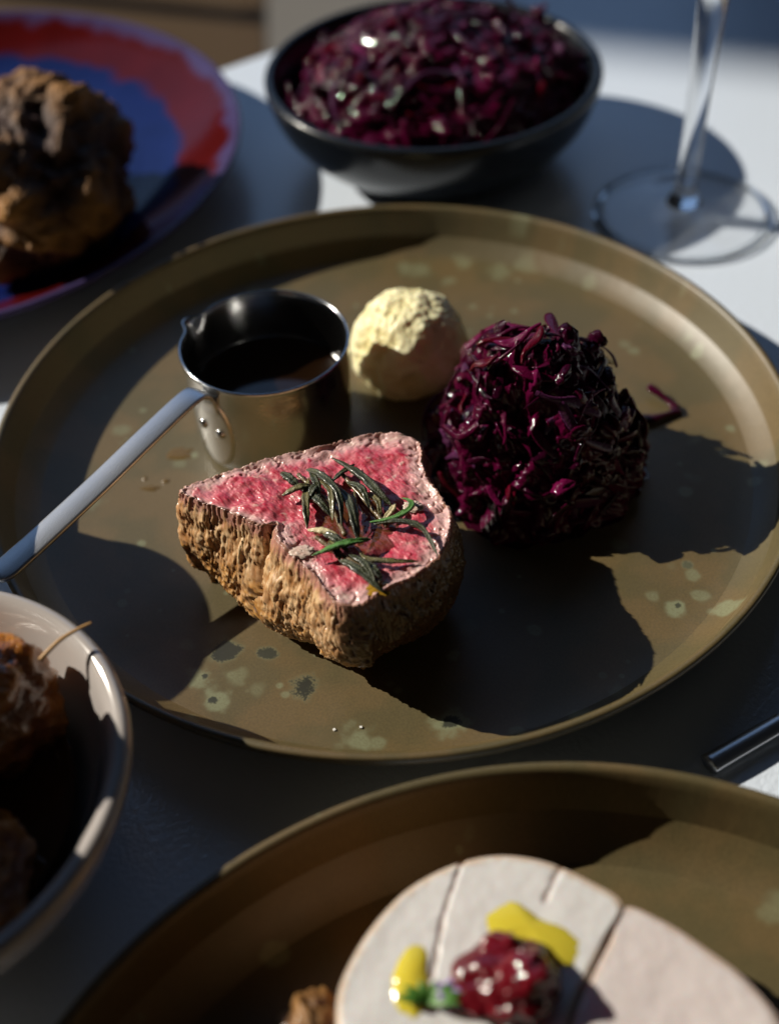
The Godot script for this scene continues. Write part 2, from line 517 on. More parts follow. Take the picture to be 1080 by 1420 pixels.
# ---------------------------------------------------------------- the steak
func steak() -> void:
	var Y := 0.045
	var Y0 := 0.0048
	var o := flat([[-0.0668, 0.0522], [-0.0555, 0.0468], [-0.0445, 0.0425], [-0.0355, 0.0393], [-0.0242, 0.0366], [-0.0150, 0.0336], [-0.0058, 0.0317], [0.0022, 0.0328], [0.0084, 0.0371], [0.0090, 0.0458], [0.0106, 0.0547], [0.0138, 0.0628], [0.0161, 0.0697], [0.0149, 0.0793], [0.0110, 0.0875], [0.0044, 0.0939], [-0.0019, 0.0975], [-0.0085, 0.1010], [-0.0122, 0.1038], [-0.0182, 0.1028], [-0.0226, 0.0977], [-0.0253, 0.0916], [-0.0301, 0.0856], [-0.0345, 0.0800], [-0.0368, 0.0760], [-0.0370, 0.0730], [-0.0372, 0.0695], [-0.0398, 0.0710], [-0.0425, 0.0702], [-0.0469, 0.0668], [-0.0547, 0.0616], [-0.0619, 0.0576]])
	# even steps round the outline
	var dense := PackedVector3Array()
	var cum := PackedFloat32Array()
	for i in 1201:
		dense.append(cr(o, i / 1200.0, true))
		cum.append(0.0 if i == 0 else cum[-1] + dense[i].distance_to(dense[i - 1]))
	var M := 620
	var ring := PackedVector3Array()
	var j := 0
	for i in M:
		var want := cum[-1] * i / M
		while cum[j + 1] < want:
			j += 1
		ring.append(dense[j].lerp(dense[j + 1], (want - cum[j]) / (cum[j + 1] - cum[j])))
	var out := PackedVector3Array()
	for i in M:
		var d := (ring[(i + 4) % M] - ring[posmod(i - 4, M)]).normalized()
		out.append(Vector3(d.z, 0, -d.x))
	if out[0].dot(ring[0] - Vector3(-0.025, 0, 0.066)) < 0.0:
		for i in M:
			out[i] = -out[i]
	var C := Vector3(-0.021, 0, 0.068)
	var per := cum[-1]

	var edge_at := func(i: int, v: float) -> Array:
		# a point on the steak's side, v from the cut down to the plate
		var p := ring[i]
		var y := lerpf(Y, Y0, v)
		# noise that closes round the outline: sample it in space
		var q := p * 1000.0
		var s := float(i) / M * per * 1000.0
		if s > per * 500.0:
			s = per * 1000.0 - s       # mirrored so that the seam closes
		var ym := y * 1000.0
		var sw := s + 0.9 * na.get_noise_2d(ym * 14.0, s * 6.0)
		var fib := na.get_noise_2d(sw * 120.0, ym * 5.0)                        # fine upright muscle fibres
		var fib2 := na.get_noise_2d(sw * 46.0 + 300.0, ym * 7.0)
		var crack := smoothstep(0.62, 0.92, ridge.get_noise_2d(sw * 24.0, ym * 3.4))
		var lump := na.get_noise_3d(q.x * 9.0, y * 9000.0, q.z * 9.0)
		var grit := nb.get_noise_3d(q.x * 38.0, y * 38000.0, q.z * 38.0)
		var grit2 := na.get_noise_3d(q.x * 34.0, y * 34000.0 + 900.0, q.z * 34.0)
		var low := smoothstep(0.34, 0.74, v + 0.45 * lump)
		var front := maxf(0.0, out[i].z) * smoothstep(-0.045, -0.02, p.x)
		var bulge := 0.0030 * sin(minf(v * 1.15, 1.0) * PI) - 0.0055 * pow(smoothstep(0.66, 1.0, v), 2.0) - 0.0065 * front * pow(smoothstep(0.25, 1.0, v), 1.6) - 0.0004
		var fl := (p - Vector3(-0.0400, 0, 0.0750)).length() / 0.0200
		bulge += 0.0105 * exp(-fl * fl) * smoothstep(0.05, 0.95, v)        # the torn face spreads towards its foot
		var disp := bulge + 0.0014 * lump * minf(v * 6.0, 1.0)
		disp += (1.0 - 0.5 * low) * (0.00040 * fib + 0.00042 * fib2) - 0.0010 * crack * (1.0 - 0.6 * low) * minf(0.3 + v * 8.0, 1.0)
		disp += low * (0.0005 * grit + 0.0006 * grit2) + 0.00018 * grit
		var pt := p + out[i] * disp
		pt.y = y + (0.0008 * lump + 0.0003 * fib2 - 0.0005 * crack) * (1.0 - v)
		var tan_ := Color(0.57, 0.33, 0.15)
		var pale := Color(0.76, 0.53, 0.31)
		var brown := Color(0.31, 0.125, 0.032)
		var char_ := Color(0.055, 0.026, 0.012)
		var pink := Color(0.47, 0.22, 0.17)
		var c := mixc(tan_, pale, 0.45 + 1.0 * fib + 0.6 * fib2)
		c = mixc(c, brown, smoothstep(-0.02, -0.45, fib + 0.8 * fib2) * 0.7)
		c = mixc(c, Color(0.36, 0.15, 0.045), smoothstep(-0.12, 0.35, na.get_noise_3d(q.x * 14.0, ym * 9.0 + 400.0, q.z * 14.0) + 0.4 * fib2) * 0.7)
		c = mixc(c, char_, crack * 0.7)
		var crust := mixc(brown, Color(0.58, 0.29, 0.075), 0.40 + 1.6 * grit2 + 0.7 * grit)
		crust = mixc(crust, pale, smoothstep(0.30, 0.6, grit + 0.6 * grit2) * 0.8)
		crust = mixc(crust, char_, smoothstep(-0.02, -0.32, grit2 + 0.5 * grit) * 0.9)
		c = mixc(c, crust, low * 0.9)
		# bare fibres on the left face; front right crust darkened to stand for shade
		var front_shade := smoothstep(-0.020, -0.012, p.x + 0.35 * (p.z - 0.10) + 0.004 * lump)
		c = mixc(c, mixc(char_, Color(0.10, 0.042, 0.014), 0.35 + 0.9 * grit + 0.5 * grit2), front_shade * 0.95)
		c = mixc(c, pink, smoothstep(0.13, 0.02, v + 0.10 * fib2) * (1.0 - 0.7 * front_shade))
		return [pt, c]

	var t := thing("beef_steak", "thick cut of rare beef fillet with pink face topped with rosemary", "steak")
	var sidem := painted(0.42, 0.4, 0.22, 0.03)
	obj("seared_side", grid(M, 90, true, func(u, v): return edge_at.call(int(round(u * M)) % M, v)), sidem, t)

	var topm := painted(0.46, 0.4, 0.14, 0.06)
	var pool := Vector3(-0.0125, 0, 0.0725)
	obj("cut_face", grid(M, 150, true, func(u, v):
		var i := int(round(u * M)) % M
		var e = edge_at.call(i, 0.0)
		var s: float = v
		var p: Vector3 = (ring[i] + Vector3(0, Y, 0)).lerp(Vector3(C.x, Y, C.z), s)
		p += (e[0] - (ring[i] + Vector3(0, Y, 0))) * smoothstep(0.0022, 0.0, (ring[i] - C).length() * s)
		var q := p * 1000.0
		var dist := minf((ring[i] - C).length() * s, 0.02) * 1000.0       # mm in from the edge
		var warp := na.get_noise_3d(q.x * 6.0, 40.0, q.z * 6.0)
		var grain := nb.get_noise_3d((q.x * 0.8 - q.z * 0.6) * 34.0 + 30.0 * warp, 7.0, (q.x * 0.6 + q.z * 0.8) * 13.0)
		var fine := nb.get_noise_3d(q.x * 70.0, 17.0, q.z * 70.0)
		var crack := ridge.get_noise_3d(q.x * 13.0, 90.0, q.z * 13.0)
		var vein := ridge.get_noise_3d(q.x * 7.0 + 500.0, 30.0, q.z * 9.0)
		var well := exp(-pow((p - Vector3(pool.x, p.y, pool.z)).length() / 0.012, 2.0))
		var in_ := smoothstep(0.0, 1.2, dist)
		p.y += in_ * (0.00022 * grain + 0.00009 * fine - 0.0006 * smoothstep(0.45, 0.85, crack) * smoothstep(9.0, 4.0, dist) + 0.0017 * warp) - 0.0022 * well
		p.y += 0.0006 * smoothstep(0.0, 0.8, dist) * smoothstep(3.0, 0.8, dist)
		var grey := Color(0.58, 0.345, 0.325)
		var pinkc := Color(0.57, 0.165, 0.19)
		var red := Color(0.44, 0.012, 0.040)
		var rim := Color(0.27, 0.115, 0.055)
		var fat := Color(0.66, 0.52, 0.43)
		var depth := dist + 3.2 * warp + 1.3 * grain
		var c := mixc(grey, pinkc, smoothstep(3.0, 8.6, depth))
		c = mixc(c, red, smoothstep(5.0, 12.0, depth + 9.0 * na.get_noise_3d(q.x * 11.0, 140.0, q.z * 11.0)) * (0.62 + 0.7 * grain))
		c = mixc(c, fat, smoothstep(0.62, 0.95, vein + 0.25 * grain) * 0.55)
		c = mixc(c * 0.93, c * 1.22, 0.5 + 0.9 * fine)
		c = mixc(c, Color(0.33, 0.15, 0.11), smoothstep(0.55, 0.9, crack) * smoothstep(7.0, 3.0, dist) * 0.7)
		c = mixc(c, rim, smoothstep(1.3, 0.2, dist + 0.8 * grain) * 0.8)
		return [p, c]), topm, t)
	# the foot that closes it underneath
	obj("underside", grid(M / 4, 4, true, func(u, v):
		var e = edge_at.call((int(round(u * (M / 4))) * 4) % M, 1.0)
		return e[0].lerp(Vector3(C.x, Y0, C.z), v)), std(Color(0.12, 0.05, 0.02), 0.5), t)
	# white flecks of fat on the cut
	for f in [[-0.0284, 0.0818, 0.0032, 0.0021, 1.0], [0.0044, 0.0661, 0.0030, 0.0022, 3.0], [-0.0060, 0.0595, 0.0022, 0.0015, 5.0], [-0.025, 0.0565, 0.002, 0.0012, 4.0]]:
		obj("fat_fleck", blob(Vector3(f[2], 0.0007, f[3]), 0.55, 1.6, f[4], func(n, _d): return mixc(Color(0.56, 0.36, 0.30), Color(0.70, 0.58, 0.48), 0.5 + n), 36, 20, -0.9), painted(0.3, 0.4, 0.12, 0.0), t, Vector3(f[0], Y + 0.0003, f[1]))

	# the jus that lies in the hollow
	var jm := std(Color(0.15, 0.055, 0.018), 0.05)
	jm.transparency = BaseMaterial3D.TRANSPARENCY_ALPHA
	jm.albedo_color.a = 0.5
	var jo := obj("jus", grid(80, 14, true, func(u, v):
		var a: float = u * TAU
		var w := 1.0 + 0.42 * na.get_noise_2d(cos(a) * 130.0, sin(a) * 130.0)
		var p := Vector3(cos(a) * 0.0135 * v * w, 0, sin(a) * 0.0150 * v * w)
		p.y = 0.0003 * (1.0 - pow(v, 4.0)) + 0.00022 * na.get_noise_2d(p.x * 26000.0, p.z * 26000.0) - 0.0011 * smoothstep(0.75, 1.0, v)
		return p), jm, self, Vector3(pool.x, Y - 0.0002, pool.z))
	tag(jo, "shiny pool of clear brown jus around the rosemary on the steak", "jus")
	var jo2 := obj("jus", grid(40, 8, true, func(u, v):
		var a: float = u * TAU
		var w := 1.0 + 0.4 * na.get_noise_2d(cos(a) * 130.0 + 700.0, sin(a) * 130.0)
		return Vector3(cos(a) * 0.0045 * v * w, 0.0008 * (1.0 - v * v) - 0.0002, sin(a) * 0.0030 * v * w)), std(Color(0.34, 0.19, 0.02), 0.06), self, Vector3(-0.0068, Y, 0.0968))
	tag(jo2, "small golden drop of jus at the steak's front edge", "jus")

	rosemary(Y)


var leaf_mat: StandardMaterial3D


func needle(parent: Node3D, pts: Array, y: float, w: float, lift: float, tone: int, base := 0.0) -> void:
	var path := PackedVector3Array()
	for i in pts.size():
		var k := float(i) / (pts.size() - 1)
		path.append(Vector3(pts[i][0], y + base + lift * sin(k * PI) + 0.0009, pts[i][1]))
	var tones := [[Color(0.008, 0.013, 0.003), Color(0.036, 0.042, 0.010)], [Color(0.036, 0.036, 0.008), Color(0.135, 0.115, 0.032)], [Color(0.022, 0.090, 0.010), Color(0.075, 0.21, 0.028)], [Color(0.42, 0.34, 0.17), Color(0.56, 0.48, 0.28)]]
	var ph := rng.randf() * 50.0
	var mesh := sweep(path, 40, 20, func(t): return w * 0.88 * pow(sin(clampf(0.04 + 0.95 * t, 0, 1) * PI), 0.75) * (1.0 + 0.10 * sin(t * 21.0 + ph) + 0.06 * sin(t * 53.0 - ph)), func(t): return w * 0.58 * pow(sin(clampf(0.04 + 0.95 * t, 0, 1) * PI), 0.7) * (1.0 + 0.14 * sin(t * 37.0 + ph * 2.0)), func(t, u):
		var c: Color = tones[tone][0].lerp(tones[tone][1], clampf(0.4 + 1.1 * na.get_noise_2d(t * 260.0 + ph * 30.0, cos(u * TAU) * 60.0), 0, 1))
		if absf(u - 0.25) < 0.05:
			c = c.lerp(tones[tone][1] * 1.3, 0.7)      # the paler midrib
		return c, Vector3.UP, 1.6 * sin(ph), 0.55)
	obj("leaf", mesh, leaf_mat, parent)


func twig(parent: Node3D, pts: Array, y: float) -> void:
	var path := PackedVector3Array()
	for q in pts:
		path.append(Vector3(q[0], y + 0.0010, q[1]))
	obj("stem", sweep(path, 30, 10, func(t): return 0.0007 + 0.0001 * sin(t * 60.0), func(t): return 0.0007 + 0.0001 * cos(t * 47.0), func(_t, _u): return Color(0.13, 0.085, 0.03)), leaf_mat, parent)


func rosemary(Y: float) -> void:
	leaf_mat = painted(0.48, 0.4, 0.18, 0.0)
	relief(leaf_mat, noise_image(0.06, 66), 0.03, 60.0)
	var g := "rosemary sprigs on the steak"
	var a := thing("rosemary_sprig", "dark rosemary sprig at the back left of the steak's pink face", "herb", Vector3.ZERO, g)
	needle(a, [[-0.0126, 0.0475], [-0.0165, 0.0515], [-0.0202, 0.0552]], Y, 0.0010, 0.0008, 0, 0.0006)
	needle(a, [[-0.0352, 0.0494], [-0.0323, 0.0532], [-0.0294, 0.0566]], Y, 0.0017, 0.0010, 0, 0.0008)
	needle(a, [[-0.0346, 0.0602], [-0.0294, 0.0585], [-0.0251, 0.0569]], Y, 0.0014, 0.0016, 1, 0.0014)
	needle(a, [[-0.0273, 0.0494], [-0.0229, 0.0549], [-0.0175, 0.0638], [-0.0168, 0.0743]], Y, 0.0014, 0.0034, 0, 0.0014)
	needle(a, [[-0.0268, 0.0521], [-0.0274, 0.0629], [-0.0271, 0.0735]], Y, 0.0015, 0.0018, 1, 0.0002)
	needle(a, [[-0.0229, 0.0556], [-0.0250, 0.0590], [-0.0268, 0.0630]], Y, 0.0015, 0.0012, 0, 0.0014)
	needle(a, [[-0.0213, 0.0547], [-0.0153, 0.0634], [-0.0134, 0.0725], [-0.0125, 0.0802]], Y, 0.0015, 0.0026, 0, 0.0004)
	needle(a, [[-0.0262, 0.0500], [-0.0245, 0.0560], [-0.0232, 0.0620]], Y, 0.0014, 0.0012, 0, 0.0016)
	twig(a, [[-0.0300, 0.0500], [-0.0255, 0.0565], [-0.0205, 0.0640], [-0.0160, 0.0770]], Y)
	var b := thing("rosemary_sprig", "rosemary sprig on the steak's right with one curled green leaf", "herb", Vector3.ZERO, g)
	needle(a, [[-0.0290, 0.0560], [-0.0235, 0.0640], [-0.0195, 0.0700]], Y, 0.0014, 0.0016, 0, 0.0004)
	needle(a, [[-0.0240, 0.0540], [-0.0200, 0.0620], [-0.0195, 0.0720]], Y, 0.0012, 0.0026, 1, 0.0016)
	needle(b, [[-0.0150, 0.0560], [-0.0105, 0.0610], [-0.0085, 0.0680]], Y, 0.0013, 0.0018, 0, 0.0014)
	needle(b, [[-0.0195, 0.0443], [-0.0119, 0.0537], [-0.0062, 0.0617], [-0.0019, 0.0669]], Y, 0.0017, 0.0026, 0, 0.0010)
	needle(b, [[-0.0131, 0.0595], [-0.0129, 0.0711], [-0.0121, 0.0799]], Y, 0.0014, 0.0012, 1, 0.0006)
	needle(b, [[-0.0087, 0.0729], [-0.0017, 0.0726], [0.0031, 0.0700], [0.0039, 0.0665], [0.0013, 0.0635]], Y, 0.0011, 0.0016, 2, 0.0008)
	needle(b, [[-0.0077, 0.0733], [-0.0007, 0.0742], [0.0064, 0.0777], [0.0104, 0.0874]], Y, 0.0012, 0.0022, 0, 0.0002)
	needle(b, [[-0.0095, 0.0600], [-0.0060, 0.0655], [-0.0055, 0.0705]], Y, 0.0011, 0.0016, 1, 0.0006)
	needle(b, [[-0.0010, 0.0650], [-0.0020, 0.0690], [-0.0050, 0.0722]], Y, 0.0011, 0.0012, 3, 0.0002)
	twig(b, [[-0.0165, 0.0510], [-0.0105, 0.0620], [-0.0060, 0.0700], [-0.0035, 0.0745]], Y)
	var c := thing("rosemary_sprig", "rosemary sprig at the steak's front with one bright green leaf", "herb", Vector3.ZERO, g)
	twig(c, [[-0.0245, 0.0770], [-0.0185, 0.0835], [-0.0120, 0.0895], [-0.0065, 0.0965]], Y)
	needle(c, [[-0.0256, 0.0857], [-0.0167, 0.0830], [-0.0085, 0.0805]], Y, 0.0014, 0.0014, 2, 0.0016)
	needle(c, [[-0.0269, 0.0744], [-0.0215, 0.0763], [-0.0163, 0.0799]], Y, 0.0013, 0.0010, 3, 0.0006)
	needle(c, [[-0.0122, 0.0834], [-0.0096, 0.0878], [-0.0025, 0.0892], [0.0047, 0.0889]], Y, 0.0011, 0.0012, 1, 0.0002)
	needle(c, [[-0.0178, 0.0866], [-0.0128, 0.0917], [-0.0059, 0.0998]], Y, 0.0015, 0.0014, 0, 0.0002)
	needle(c, [[-0.0106, 0.0885], [-0.0080, 0.0920], [-0.0058, 0.0958]], Y, 0.0014, 0.0010, 0, 0.0006)
	needle(c, [[-0.0225, 0.0765], [-0.0185, 0.0805], [-0.0150, 0.0850]], Y, 0.0015, 0.0014, 0, 0.0012)
	needle(c, [[-0.0150, 0.0855], [-0.0105, 0.0905], [-0.0080, 0.0965]], Y, 0.0013, 0.0012, 0, 0.0010)
	needle(c, [[-0.0205, 0.0790], [-0.0190, 0.0830], [-0.0175, 0.0870]], Y, 0.0016, 0.0010, 1, 0.0004)


# ---------------------------------------------------------------- mash
func mash() -> void:
	var m := painted(0.55, 0.2, 0.25, 0.08)
	relief(m, noise_image(0.03, 61), 0.03, 26.0)
	var o := obj("mash_ball", blob(Vector3(0.0220, 0.0215, 0.0210), 0.090, 1.05, 2.7, func(n, _d): return mixc(Color(0.74, 0.65, 0.30), Color(0.86, 0.81, 0.52), 0.55 + 0.9 * n), 150, 100, -0.6), m, self, Vector3(0.0088, 0.0178, -0.0470))
	tag(o, "pale yellow lumpy ball of mash between the pan and the cabbage", "mash")


# ---------------------------------------------------------------- red cabbage
var shred_meshes := []
var bit_meshes := []
var wet := []


func cabbage_kit() -> void:
	for k in 18:
		var ph := rng.randf() * TAU
		var len_ := rng.randf_range(0.012, 0.027)
		var bend := rng.randf_range(0.35, 1.3)
		var path := PackedVector3Array()
		for i in 7:
			var x := (i / 6.0 - 0.5)
			path.append(Vector3(sin(x * bend) / bend * len_, (cos(x * bend) - 1.0) / bend * len_ + 0.0004 * sin(x * 9.0 + ph), (sin(x * 4.0 + ph) - sin(ph)) * 0.0024))
		var ww := rng.randf_range(0.0009, 0.0026)
		var th := rng.randf_range(0.00045, 0.0008)
		shred_meshes.append(sweep(path, 18, 8, func(t): return ww * (0.8 + 0.3 * sin(t * 6.0 + ph)) * pow(sin(clampf(0.06 + 0.9 * t, 0, 1) * PI), 0.35), func(t): return th * (0.9 + 0.3 * sin(t * 9.0 + ph)), null, Vector3.UP, sin(ph * 3.0) * 1.2))
	for k in 6:
		bit_meshes.append(blob(Vector3(0.0030, 0.0012, 0.0022) * rng.randf_range(0.7, 1.5), 0.6, 0.8, k * 3.7, null, 14, 9, -2.0))
	for c in [Color(0.042, 0.0012, 0.014), Color(0.060, 0.0015, 0.019), Color(0.026, 0.0015, 0.011), Color(0.105, 0.004, 0.038), Color(0.070, 0.016, 0.055), Color(0.070, 0.0015, 0.009), Color(0.032, 0.0015, 0.013), Color(0.024, 0.0012, 0.010), Color(0.046, 0.0015, 0.016)]:
		var m := std(c, 0.10)
		m.metallic_specular = 0.24
		m.clearcoat_enabled = true
		m.clearcoat = 0.45
		m.clearcoat_roughness = 0.055
		m.backlight_enabled = true
		m.backlight = Color(0.28, 0.015, 0.08)
		relief(m, tex_wet, 0.028, 55.0)
		wet.append(m)


var tex_wet: ImageTexture


func mound(called: String, label: String, at: Vector3, r: Vector3, shreds: int, bits: int, seed_: int, group: String, size := 1.0) -> void:
	rng.seed = seed_
	var t := thing(called, label, "red cabbage", at, group)
	var surf := func(d: Vector3) -> Vector3:
		var n := na.get_noise_3dv(d * 95.0 + Vector3(seed_, 0, 0) * 31.0) + 0.5 * na.get_noise_3dv(d * 260.0 + Vector3(seed_, 9, 0) * 17.0)
		var k := 1.0 + 0.22 * n
		var foot := 1.0 + 0.08 * smoothstep(0.35, 0.0, d.y)
		return Vector3(d.x * r.x * k * foot, d.y * r.y * k, d.z * r.z * k * foot)
	obj("heap", grid(220, 100, true, func(u, v):
		var th: float = v * PI * 0.5
		var d := Vector3(sin(th) * cos(u * TAU), cos(th), sin(th) * sin(u * TAU))
		var w := d * 260.0 + Vector3(1, 0, 1) * 60.0 * na.get_noise_3dv(d * 300.0)
		var strand := ridge.get_noise_3dv(w * 2.2)
		return surf.call(d) * (0.972 + 0.040 * strand + 0.022 * nb.get_noise_3dv(d * 420.0))), wet[1], t)
	for i in shreds:
		var y := rng.randf_range(0.03, 1.0)
		var a := rng.randf() * TAU
		var d := Vector3(sqrt(1 - y * y) * cos(a), y, sqrt(1 - y * y) * sin(a))
		var p: Vector3 = surf.call(d)
		var n := (d / r * r.x).normalized()
		var x := n.cross(Vector3(rng.randf() - 0.5, rng.randf() - 0.5, rng.randf() - 0.5)).normalized()
		x = (x + n * (rng.randf_range(-0.16, 0.16) if rng.randf() < 0.86 else rng.randf_range(-0.6, 0.6))).normalized()
		var up := (n + x.cross(n) * rng.randf_range(-0.55, 0.55)).normalized()
		up = (up - x * up.dot(x)).normalized()
		var o := obj("shred", shred_meshes[rng.randi() % shred_meshes.size()], wet[rng.randi() % wet.size()], t)
		var s := rng.randf_range(0.7, 1.15) * size
		o.transform = Transform3D(Basis(x, up, x.cross(up)).scaled(Vector3.ONE * s), p + n * rng.randf_range(-0.0016, 0.0007) + Vector3(0, 0.0006, 0))
		if o.position.y < 0.002:
			o.position.y = 0.002
	for i in bits:
		var y := rng.randf_range(0.02, 1.0)
		var a := rng.randf() * TAU
		var d := Vector3(sqrt(1 - y * y) * cos(a), y, sqrt(1 - y * y) * sin(a))
		var o := obj("piece", bit_meshes[rng.randi() % bit_meshes.size()], wet[rng.randi() % wet.size()], t)
		var p: Vector3 = surf.call(d)
		o.transform = Transform3D(Basis.from_euler(Vector3(rng.randf() * TAU, rng.randf() * TAU, rng.randf() * TAU)), p + Vector3(0, 0.001, 0))


func cabbage_mounds() -> void:
	tex_wet = noise_image(0.03, 71)
	rng.seed = 5
	cabbage_kit()
	mound("red_cabbage", "heap of glossy purple braised red cabbage on the steak's plate", Vector3(0.0490, 0.0045, 0.0095), Vector3(0.0355, 0.0535, 0.0340), 190, 80, 7, "heaps of red cabbage")
	var jm := std(Color(0.030, 0.002, 0.010), 0.06)
	var jp := obj("cabbage_juice", grid(90, 6, true, func(u, v):
		var a: float = u * TAU
		var w := 1.0 + 0.16 * na.get_noise_2d(cos(a) * 160.0 + 50.0, sin(a) * 160.0)
		return Vector3(cos(a) * 0.0385 * v * w, 0.0006 * (1.0 - pow(v, 6.0)) + 0.00002, sin(a) * 0.0370 * v * w)), jm, self, Vector3(0.0490, 0.005, 0.0105))
	tag(jp, "thin film of dark purple juice under the cabbage heap", "juice")
	# the tuft that stands up on top and the strand that strayed to the right
	var s := thing("cabbage_shred", "stray purple cabbage strand on the plate right of the heap", "red cabbage")
	obj("strand", sweep(PackedVector3Array([Vector3(0.0965, 0.0085, -0.0262), Vector3(0.0995, 0.0080, -0.0225), Vector3(0.1030, 0.0068, -0.0185), Vector3(0.1050, 0.0062, -0.0150)]), 16, 10, func(t): return 0.0015 + 0.0005 * sin(t * 9.0), func(_t): return 0.0010), wet[0], s)
	obj("strand", sweep(PackedVector3Array([Vector3(0.088, 0.0058, -0.012), Vector3(0.094, 0.0066, -0.010), Vector3(0.1005, 0.0064, -0.012), Vector3(0.1055, 0.0060, -0.0145)]), 16, 10, func(t): return 0.0019 + 0.0008 * sin(t * 7.0), func(_t): return 0.0011), wet[2], s)


# ---------------------------------------------------------------- things at the back
func back_row() -> void:
	# black bowl and its cabbage
	var b := std(Color(0.010, 0.013, 0.018), 0.25)
	b.metallic_specular = 0.4
	b.clearcoat_enabled = true
	b.clearcoat = 0.15
	b.clearcoat_roughness = 0.05
	var at := Vector3(0.0294, 0, -0.2200)
	var bowl := obj("serving_bowl", lathe([[0.0, 0.003], [0.040, 0.003], [0.042, 0.0], [0.046, 0.0], [0.049, 0.004], [0.062, 0.013], [0.0725, 0.025], [0.0770, 0.037], [0.0782, 0.0425], [0.0774, 0.0447], [0.0750, 0.0450], [0.0726, 0.0420], [0.0665, 0.029], [0.054, 0.017], [0.035, 0.010], [0.0, 0.009]], 120, 3), b, self, at)
	tag(bowl, "glossy black bowl of red cabbage behind the main plate", "bowl")
	mound("red_cabbage", "heap of purple red cabbage filling the black bowl at the back", at + Vector3(0, 0.033, 0), Vector3(0.0620, 0.033, 0.0620), 250, 60, 19, "heaps of red cabbage", 1.5)

	# blue and red plate
	var pm := std(Color.WHITE, 0.14)
	pm.metallic_specular = 0.34
	pm.albedo_texture = ringed_glaze()
	var bp := obj("glazed_plate", lathe([[0.0, 0.002], [0.08, 0.002], [0.082, 0.0], [0.086, 0.0], [0.09, 0.002], [0.118, 0.006], [0.140, 0.015], [0.1495, 0.0215], [0.1512, 0.0232], [0.1508, 0.0245], [0.1492, 0.0246], [0.1465, 0.0232], [0.135, 0.0165], [0.118, 0.0095], [0.105, 0.0066], [0.09, 0.0058], [0.0, 0.0056]], 150, 3, 0.31), pm, self, Vector3(-0.2128, 0, -0.2107))
	tag(bp, "glossy plate with blue centre and dark red border at the back left", "plate")
	var ym := painted(0.7, 0.0, 0.2, 0.0)
	relief(ym, noise_image(0.04, 52), 0.12, 18.0)
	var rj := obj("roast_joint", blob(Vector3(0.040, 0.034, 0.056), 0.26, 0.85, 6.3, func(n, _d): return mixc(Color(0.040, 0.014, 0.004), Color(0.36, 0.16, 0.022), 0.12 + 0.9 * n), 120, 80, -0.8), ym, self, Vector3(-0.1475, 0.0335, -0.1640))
	tag(rj, "large dark brown roasted piece with golden top on the blue plate", "roast")

	# wine glass
	var gl := thing("wine_glass", "clear stemmed wine glass standing at the back right", "glass", Vector3(0.1365, 0, -0.1535))
	var thin := std(Color(0.9, 0.95, 1.0), 0.02)
	thin.transparency = BaseMaterial3D.TRANSPARENCY_ALPHA
	thin.albedo_color.a = 0.06
	var solid := std(Color(0.97, 0.985, 1.0), 0.01)
	solid.refraction_enabled = true
	solid.refraction_scale = 0.05
	solid.transparency = BaseMaterial3D.TRANSPARENCY_ALPHA
	solid.albedo_color.a = 0.0
	obj("foot", lathe([[0.0, 0.0], [0.034, 0.0], [0.0355, 0.0004], [0.0360, 0.0014], [0.0357, 0.0024], [0.034, 0.0028], [0.028, 0.0034], [0.016, 0.0052], [0.0, 0.0060]], 90, 3), thin, gl)
	obj("foot_rim", lathe([[0.0372, 0.0003], [0.0392, 0.0003], [0.0400, 0.0014], [0.0392, 0.0026], [0.0372, 0.0029], [0.0362, 0.0016], [0.0372, 0.0003]], 90, 3), solid, gl)
	obj("stem", lathe([[0.0, 0.0062], [0.0075, 0.0062], [0.0068, 0.009], [0.0050, 0.014], [0.0045, 0.022], [0.0046, 0.045], [0.0054, 0.080], [0.0066, 0.104], [0.0085, 0.1145], [0.0, 0.1145]], 60, 3), solid, gl)
	obj("bowl", lathe([[0.0, 0.0950], [0.008, 0.0952], [0.020, 0.100], [0.033, 0.116], [0.040, 0.140], [0.039, 0.165], [0.033, 0.200], [0.0325, 0.2005], [0.032, 0.200], [0.038, 0.165], [0.039, 0.140], [0.032, 0.1168], [0.0195, 0.1012], [0.008, 0.0966], [0.0, 0.0964]], 80, 3), thin, gl, Vector3(0, 0.02, 0))

	# a jug added out of view to cast the shadow on the plate's left
	var jg := thing("added_jug", "round white jug added outside the picture to shadow the plate", "jug", Vector3(-0.1925, 0, 0.0435))
	obj("body", lathe([[0.0, 0.002], [0.024, 0.002], [0.026, 0.0], [0.030, 0.001], [0.038, 0.012], [0.0435, 0.028], [0.0432, 0.045], [0.0422, 0.057], [0.0428, 0.0635], [0.0413, 0.0648], [0.0398, 0.0635], [0.0392, 0.057], [0.0402, 0.045], [0.0395, 0.028], [0.035, 0.013], [0.0, 0.006]], 80, 3), std(Color(0.7, 0.7, 0.68), 0.25), jg)
	obj("handle", sweep(PackedVector3Array([Vector3(-0.036, 0.052, 0), Vector3(-0.056, 0.050, 0), Vector3(-0.060, 0.034, 0), Vector3(-0.050, 0.020, 0), Vector3(-0.040, 0.018, 0)]), 24, 12, func(_t): return 0.004, func(_t): return 0.003, null, Vector3.BACK), std(Color(0.7, 0.7, 0.68), 0.25), jg)


